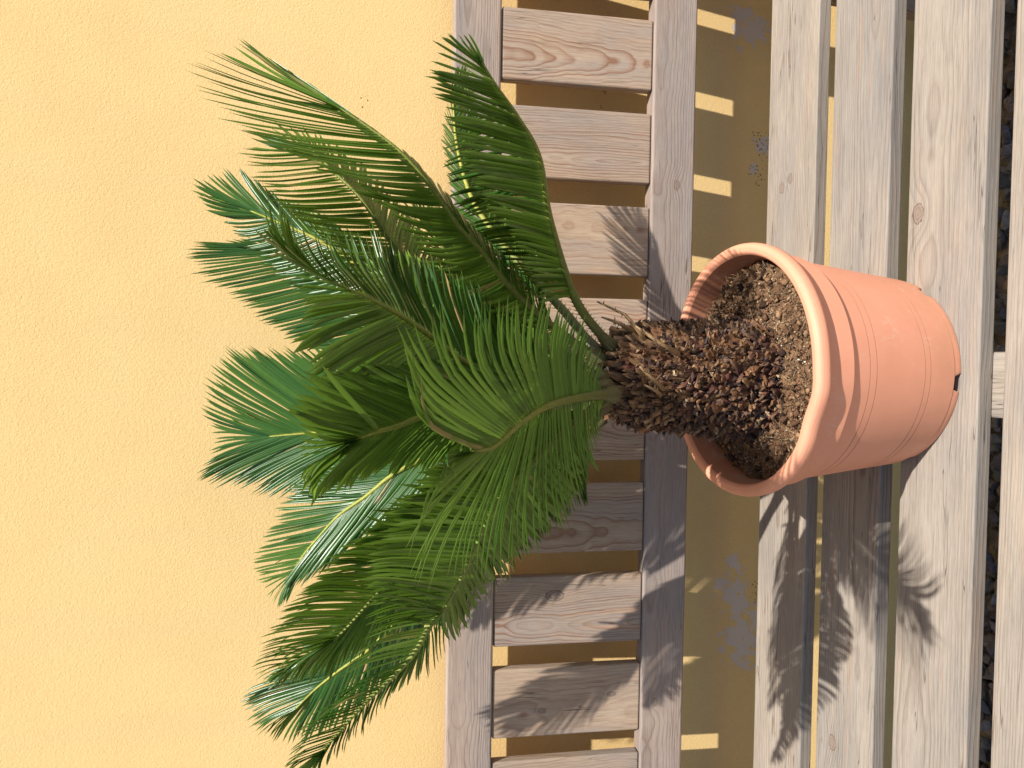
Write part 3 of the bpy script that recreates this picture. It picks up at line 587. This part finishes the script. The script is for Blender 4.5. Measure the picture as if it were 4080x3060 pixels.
  {'r': [(-0.0423, -0.2, 0.3121), (-0.0694, -0.15, 0.3893), (-0.0815, -0.12, 0.4316), (-0.1002, -0.1, 0.463), (-0.1211, -0.09, 0.5008), (-0.1454, -0.08, 0.5286), (-0.1667, -0.07, 0.556), (-0.1916, -0.06, 0.5768), (-0.2098, -0.055, 0.5911), (-0.2331, -0.05, 0.605)], 'A': [(0.31, -0.0578, -0.1, 0.4979), (0.483, -0.1069, -0.05, 0.5714), (0.596, -0.1356, -0.04, 0.6029), (0.693, -0.1593, -0.02, 0.6179), (0.784, -0.1923, -0.01, 0.6297), (0.87, -0.2157, 0.0, 0.6403), (0.93, -0.2322, 0.01, 0.648), (1.0, -0.2571, 0.01, 0.6398)], 'B': [(0.31, -0.1644, -0.12, 0.4657), (0.483, -0.1915, -0.09, 0.5444), (0.596, -0.2218, -0.08, 0.5771), (0.693, -0.2378, -0.07, 0.6005), (0.784, -0.2398, -0.06, 0.6137), (0.87, -0.2524, -0.06, 0.6136), (1.0, -0.2675, -0.05, 0.6217)]},
  {'r': [(-0.046, -0.215, 0.3137), (-0.0991, -0.185, 0.3753), (-0.1547, -0.15, 0.4379), (-0.1981, -0.17, 0.4981), (-0.2242, -0.18, 0.535), (-0.2429, -0.19, 0.5616), (-0.2608, -0.19, 0.5783), (-0.2743, -0.19, 0.5947)], 'A': [(0.31, -0.1049, -0.16, 0.4601), (0.467, -0.1338, -0.19, 0.524), (0.669, -0.1858, -0.21, 0.5839), (0.79, -0.2093, -0.22, 0.6155), (0.88, -0.2317, -0.22, 0.633), (0.944, -0.2538, -0.22, 0.6386), (1.0, -0.2634, -0.22, 0.6435)], 'B': [(0.31, -0.2102, -0.11, 0.4067), (0.467, -0.244, -0.13, 0.4814), (0.669, -0.2832, -0.15, 0.5491), (0.79, -0.296, -0.17, 0.5897), (0.88, -0.296, -0.18, 0.6108), (0.944, -0.2923, -0.19, 0.625), (1.0, -0.2933, -0.19, 0.635)]},
  {'r': [(-0.0506, -0.215, 0.3136), (-0.1234, -0.18, 0.3731), (-0.2007, -0.14, 0.4349), (-0.2577, -0.13, 0.4909), (-0.2967, -0.12, 0.5274), (-0.3215, -0.11, 0.5593), (-0.3426, -0.1, 0.582), (-0.3598, -0.1, 0.6005)], 'A': [(0.469, -0.2072, -0.12, 0.4898), (0.652, -0.2627, -0.11, 0.5644), (0.775, -0.3029, -0.09, 0.6006), (0.854, -0.3467, -0.08, 0.6601), (0.91, -0.3656, -0.07, 0.6546), (1.0, -0.3852, -0.08, 0.6427)], 'B': [(0.469, -0.2742, -0.12, 0.4544), (0.652, -0.3368, -0.11, 0.5113), (0.775, -0.3807, -0.1, 0.5534), (0.869, -0.4003, -0.09, 0.5906), (0.943, -0.3988, -0.08, 0.6223), (1.0, -0.3889, -0.08, 0.6372)]},
  {'r': [(-0.0302, -0.27, 0.3351), (-0.0525, -0.33, 0.398), (-0.0772, -0.36, 0.4393), (-0.0947, -0.375, 0.4637), (-0.1122, -0.385, 0.4784), (-0.1334, -0.39, 0.4896), (-0.1555, -0.39, 0.5009), (-0.1743, -0.385, 0.5095)], 'A': [(0.377, -0.0376, -0.37, 0.4719), (0.531, -0.0538, -0.4, 0.5125), (0.653, -0.0746, -0.43, 0.5427), (0.715, -0.0807, -0.45, 0.5589), (0.744, -0.0925, -0.455, 0.5616), (0.833, -0.1083, -0.46, 0.5704), (0.923, -0.1244, -0.45, 0.5729), (1.0, -0.1373, -0.44, 0.5695)], 'B': [(0.377, -0.0893, -0.29, 0.3634), (0.531, -0.1292, -0.29, 0.3831), (0.653, -0.1472, -0.3, 0.4185), (0.744, -0.1635, -0.31, 0.4405), (0.833, -0.1735, -0.33, 0.4609), (0.923, -0.197, -0.34, 0.4815), (1.0, -0.208, -0.35, 0.4981)]},
  {'r': [(-0.0143, -0.2, 0.3126), (0.0083, -0.2, 0.3628), (0.0351, -0.19, 0.3985), (0.0622, -0.18, 0.4245), (0.0895, -0.17, 0.4459), (0.1127, -0.16, 0.4627), (0.131, -0.155, 0.476)], 'A': [(0.24, -0.0015, -0.2, 0.4152), (0.44, 0.0374, -0.2, 0.4615), (0.609, 0.0633, -0.19, 0.491), (0.767, 0.0937, -0.18, 0.5161), (0.899, 0.1254, -0.17, 0.5238), (1.0, 0.1546, -0.16, 0.5138)], 'B': [(0.24, 0.0532, -0.14, 0.3466), (0.44, 0.0885, -0.12, 0.372), (0.609, 0.1182, -0.11, 0.4009), (0.767, 0.1428, -0.1, 0.4297), (0.899, 0.1638, -0.11, 0.4576), (1.0, 0.1673, -0.13, 0.4859)]},
  {'r': [(-0.0318, -0.24, 0.3228), (-0.0789, -0.27, 0.3917), (-0.1124, -0.3, 0.4511), (-0.1379, -0.32, 0.4979), (-0.1562, -0.33, 0.5286), (-0.1766, -0.34, 0.554), (-0.1925, -0.34, 0.569), (-0.2034, -0.34, 0.5805)], 'A': [(0.27, -0.0661, -0.3, 0.4517), (0.496, -0.0952, -0.34, 0.5203), (0.669, -0.1163, -0.36, 0.5666), (0.782, -0.1351, -0.37, 0.5923), (0.885, -0.159, -0.38, 0.6136), (0.952, -0.1782, -0.38, 0.6252), (1.0, -0.1988, -0.37, 0.6282)], 'B': [(0.27, -0.1388, -0.24, 0.3935), (0.496, -0.1849, -0.26, 0.4599), (0.669, -0.2143, -0.28, 0.5161), (0.782, -0.2283, -0.3, 0.5525), (0.885, -0.238, -0.31, 0.58), (0.952, -0.2384, -0.32, 0.6026), (1.0, -0.231, -0.33, 0.6159)]},
  {'r': [(-0.0108, -0.25, 0.3301), (-0.0045, -0.28, 0.3966), (0.0144, -0.3, 0.4489), (0.0315, -0.32, 0.4889), (0.0477, -0.33, 0.5201), (0.0574, -0.33, 0.5377)], 'A': [(0.559, -0.0155, -0.33, 0.5051), (0.761, 0.0066, -0.35, 0.5568), (0.915, 0.0342, -0.35, 0.5781), (1.0, 0.0581, -0.34, 0.5759)], 'B': [(0.559, 0.0603, -0.25, 0.448), (0.761, 0.0779, -0.26, 0.4839), (0.915, 0.0894, -0.28, 0.5155), (1.0, 0.0832, -0.3, 0.5463)]},
  {'r': [(-0.0299, -0.26, 0.3319), (-0.0573, -0.28, 0.387), (-0.0898, -0.3, 0.4312), (-0.1175, -0.31, 0.4655), (-0.1412, -0.315, 0.4931), (-0.1605, -0.32, 0.5161)], 'A': [(0.275, -0.0469, -0.3, 0.452), (0.523, -0.0708, -0.33, 0.4972), (0.715, -0.0964, -0.34, 0.5342), (0.871, -0.1248, -0.34, 0.5544), (1.0, -0.1502, -0.34, 0.561)], 'B': [(0.275, -0.1146, -0.24, 0.3427), (0.523, -0.1544, -0.25, 0.3831), (0.715, -0.1868, -0.26, 0.4344), (0.871, -0.2059, -0.28, 0.4767), (1.0, -0.2049, -0.3, 0.5233)]},
]

# blade start, bow of the two sides (towards the stalk tip), hook vector at the leaflet tips (x, y, z)
OPT = {0: dict(sp=.0031, w=.0039, t0=.26, bow=(.02, .05)), 1: dict(t0=.22), 2: dict(sp=.0031, w=.0040, t0=.20, twb=-.8, bow=(-.06, .04), hook=(.0035, 0, .002)), 3: dict(sp=.0032, w=.0040, t0=.22, bow=(-.05, .05), hook=(.003, 0, .001)), 4: dict(t0=.18, bow=(-.05, .05), hook=(.004, 0, .002)),
       5: dict(t0=.16, twb=-.8, bow=(.03, -.06), hook=(-.001, 0, -.003), hookb=(.012, 0, -.002)), 6: dict(t0=.15, bow=(.04, .04), hook=(.002, 0, -.002)), 7: dict(t0=.15, bow=(.05, .05), hook=(.004, 0, 0), hookb=(-.004, 0, 0)),
       8: dict(t0=.20, twb=.8, bow=(.0, -.06), hook=(.002, 0, 0), hookb=(-.002, 0, -.005)), 9: dict(t0=.08, twa=.3, twb=.12, wb=.75, endA=.95, sp=.0038, w=.0036, bow=(.12, .07), hook=(.014, 0, -.010), hookb=(-.008, 0, -.006)), 10: dict(t0=.10, twb=-.9, bow=(-.05, .0), hook=(-.005, 0, -.003), hookb=(-.002, 0, -.002)),
       11: dict(t0=.16, bow=(.02, -.06), hook=(-.001, 0, 0), hookb=(-.005, 0, -.002)), 12: dict(t0=.14, bow=(-.05, -.05), hook=(-.005, 0, -.004), hookb=(-.004, 0, -.004)), 13: dict(t0=.16, bow=(-.08, -.08), hook=(-.004, 0, -.003), hookb=(-.004, 0, -.003)),
       14: dict(t0=.14, bow=(-.02, .03), hook=(-.004, 0, -.002), hookb=(-.003, 0, -.003)), 15: dict(t0=.2, bow=(.03, .03), hook=(.004, 0, .002)),
       16: dict(t0=.12, bow=(-.08, -.08), hook=(-.004, 0, -.004)), 17: dict(t0=.2, twb=.9, bow=(.02, .03), hook=(.005, 0, .003)), 18: dict(t0=.1, sp=.0031, w=.0039, bow=(.02, .03), hook=(-.003, 0, -.003))}
def catmull(P, n):
    P = [Vector(p) for p in P]; L = [0]
    for a, b in zip(P, P[1:]): L.append(L[-1] + (b - a).length)
    out = []
    E = [P[0] * 2 - P[1]] + P + [P[-1] * 2 - P[-2]]
    for k in range(n + 1):
        s = L[-1] * k / n; i = max(j for j in range(len(P) - 1) if L[j] <= s + 1e-9); u = (s - L[i]) / (L[i + 1] - L[i])
        p0, p1, p2, p3 = E[i], E[i + 1], E[i + 2], E[i + 3]
        q = .5 * ((2 * p1) + (p2 - p0) * u + (2 * p0 - 5 * p1 + 4 * p2 - p3) * u * u + (3 * p1 - p0 - 3 * p2 + p3) * u ** 3); out.append(q)
    return out, L[-1]
def interp(S, t):   # smooth tip curve
    ts = [s[0] for s in S]
    if t <= ts[0]: i = 0
    elif t >= ts[-1]: i = len(S) - 2
    else: i = max(j for j in range(len(S) - 1) if ts[j] <= t)
    a, b = S[i], S[i + 1]; u = (t - a[0]) / max(1e-6, b[0] - a[0]); u = max(-.0, min(1.25, u))
    return Vector(a[1:]).lerp(Vector(b[1:]), u)
LEAFLETS = []; frond_objs = []
NSEG = 9
def leaflet_geo(base, tip, T, ref, L0, bow, hook, width, var, br, jit, tw=.40):
    D = tip - base; ln = D.length; Dn = D.normalized()
    Tp = T - Dn * T.dot(Dn)
    mid = base + D * .5 + (Tp.normalized() if Tp.length > 1e-3 else Vector((0, 0, 0))) * bow * ln + jit
    V, C = [], []; nrmref = ref
    for j in range(NSEG + 1):
        t = j / NSEG; tt = t
        p = base * (1 - tt) ** 2 + mid * 2 * tt * (1 - tt) + tip * tt * tt
        dp = ((mid - base) * 2 * (1 - tt) + (tip - mid) * 2 * tt).normalized()
        h = max(0, (t - .6) / .4); p = p + hook * h * h
        Wd = T - dp * T.dot(dp); Wn = ref.cross(dp)
        if Wn.dot(Wd) < 0: Wn = -Wn
        Wd = (Wd.normalized() * min(1, Tp.length * 2.) + Wn.normalized() * .3)
        Wd = (Wd - dp * Wd.dot(dp)).normalized(); Nn = Wd.cross(dp)
        flip = Nn.dot(ref) < 0
        if flip: Nn = -Nn
        a_ = tw * min(1, t / .12); Wd, Nn = Wd * math.cos(a_) + Nn * math.sin(a_), Nn * math.cos(a_) - Wd * math.sin(a_)
        wd = width * (.42 + .58 * min(1, t / .10)) * (1 - .20 * t - max(0, (t - .80) / .20) ** 2.2 * .82) * .5
        for sx, sn in ((1, -.46), (.62, .02), (0, -.16), (-.62, .02), (-1, -.46)): V.append(tuple(p + Wd * wd * sx + Nn * wd * sn))
        C += [(var, t, br)] * 5
    # winding so that the front faces look along ref
    a, b, c = Vector(V[1]), Vector(V[3]), Vector(V[8]); fn = (b - a).cross(c - a)
    F = []
    for j in range(NSEG):
        for i in range(4):
            q = (j * 5 + i, j * 5 + i + 1, (j + 1) * 5 + i + 1, (j + 1) * 5 + i)
            F.append(q if fn.dot(ref) > 0 else q[::-1])
    return V, F, C
axis_top = Vector((TX, TY, .42))
for fi, fd in enumerate(FRONDS):
    op = OPT[fi]; cr, tot = catmull(fd['r'], 60); n = len(cr) - 1
    blade = tot * (1 - op['t0']); cnt = int(blade / op.get('sp', .0031))
    rad = [.0050 * (1 - .84 * (j / n)) if j / n > .06 else .0052 + .0035 * (1 - (j / n) / .06) for j in range(n + 1)]
    cols = []
    for j in range(n + 1):
        t = j / n; a = Vector((.105, .095, .045)); b = Vector((.13, .16, .035)); c_ = Vector((.34, .34, .05)) if fi in (4, 6, 7, 11, 13, 1) else Vector((.19, .22, .035))
        q = a.lerp(b, min(1, t / .25)) if t < .25 else b.lerp(c_, min(1, (t - .25) / .4)); cols.append(tuple(q))
    V, F, C = tube(cr, rad, cols, 8)
    # short spines on the bare stalk
    for q in range(int(tot * op['t0'] / .0045)):
        j = 2 + int(q * (op['t0'] * n) / max(1, int(tot * op['t0'] / .0045))); p = cr[j]; T = (cr[j + 1] - cr[j]).normalized(); sd_ = T.cross(Vector((0, -.7, .7))).normalized()
        for s in (-1, 1): spine(V, F, C, p + sd_ * s * rad[j] * .8, sd_ * s + T * .5, .0042, .0009, (.30, .27, .09))
    fo = cchild('frond', mesh('frond_stalk', V, F, RACH, True, C)); frond_objs.append(fo)
    hA = Vector(op.get('hook', (0, 0, 0))); hB = Vector(op.get('hookb', op.get('hook', (0, 0, 0))))
    bw = op.get('bow', (0, 0))
    for side, S, bow, hk in (('A', fd['A'], bw[0], hA), ('B', fd['B'], bw[1], hB)):
        tw = op.get('twb', .55) if side == 'B' else op.get('twa', .35)
        for i in range(cnt + 4):
            t = op['t0'] + (1 - op['t0']) * (i + .5 + rng.uniform(-.22, .22)) / cnt
            if i >= cnt: t = .985 + .004 * (i - cnt)      # the last few fan out over the end of the stalk
            if side == 'A' and t > op.get('endA', 2): continue
            x = min(t * n, n - .001); j = int(x); base = cr[j].lerp(cr[j + 1], x - j); T = (cr[min(j + 2, n)] - cr[max(j - 1, 0)]).normalized()
            tip = interp(S, t)
            if i >= cnt: tip = tip.lerp(interp(fd['B' if side == 'A' else 'A'], 1.), .12 + .11 * (i - cnt))
            L0 = (tip - base).length
            u = (t - op['t0']) / (1 - op['t0'])
            tip = base + (tip - base) * (rng.uniform(.93, 1.05)) + Vector(rng.normal(0, .0016, 3))
            # the upper face looks up and in towards the heart of the crown
            inw = (axis_top - base); inw.z = 0; ref = (Vector((0, 0, 1)) * .8 + inw.normalized() * .8); ref = (ref - T * ref.dot(T)).normalized()
            br = 1. if rng.uniform() < .018 else 0.
            if rng.uniform() < .02: tip = base.lerp(tip, rng.uniform(.7, 1.)) + Vector(rng.normal(0, .009, 3))     # bent or broken ones
            wid = op.get('w', .0039) * (op.get('wb', 1) if side == 'B' else 1) * (.75 + .35 * math.sin(math.pi * min(1, u * .9 + .12)))
            V, F, C = leaflet_geo(base, tip, T, ref, L0, bow * rng.uniform(.85, 1.15) * (1 - .75 * max(0, (u - .4) / .6)), hk * rng.uniform(.5, 1.1), wid, float(np.clip(rng.normal(.5, .26) + ((fi * 7) % 5 - 2) * .08, 0, 1)), br, Vector(rng.normal(0, .0009, 3)), tw)
            mdl = (base + tip) / 2; size = L0 / (mdl - Vector(camp)).length * (1.0 if fi in (9, 10, 5, 8, 0, 2, 14) else .55)
            LEAFLETS.append((size, fi, V, F, C))
order = sorted(range(len(LEAFLETS)), key=lambda i: -LEAFLETS[i][0]); keep = set(order[:300])
VV, FF, CC, nn = [], [], [], 0
for i, (s, fi, V, F, C) in enumerate(LEAFLETS):
    if i in keep: link('leaflet', mesh('leaflet', V, F, LEAF, True, C), frond_objs[fi])
    else: VV += V; FF += [tuple(q + nn for q in f) for f in F]; CC += C; nn += len(V)
cchild('leaflets', mesh('leaflets', VV, FF, LEAF, True, CC), None, 'stuff')
print('leaflets', len(LEAFLETS), 'scales', len(inst))
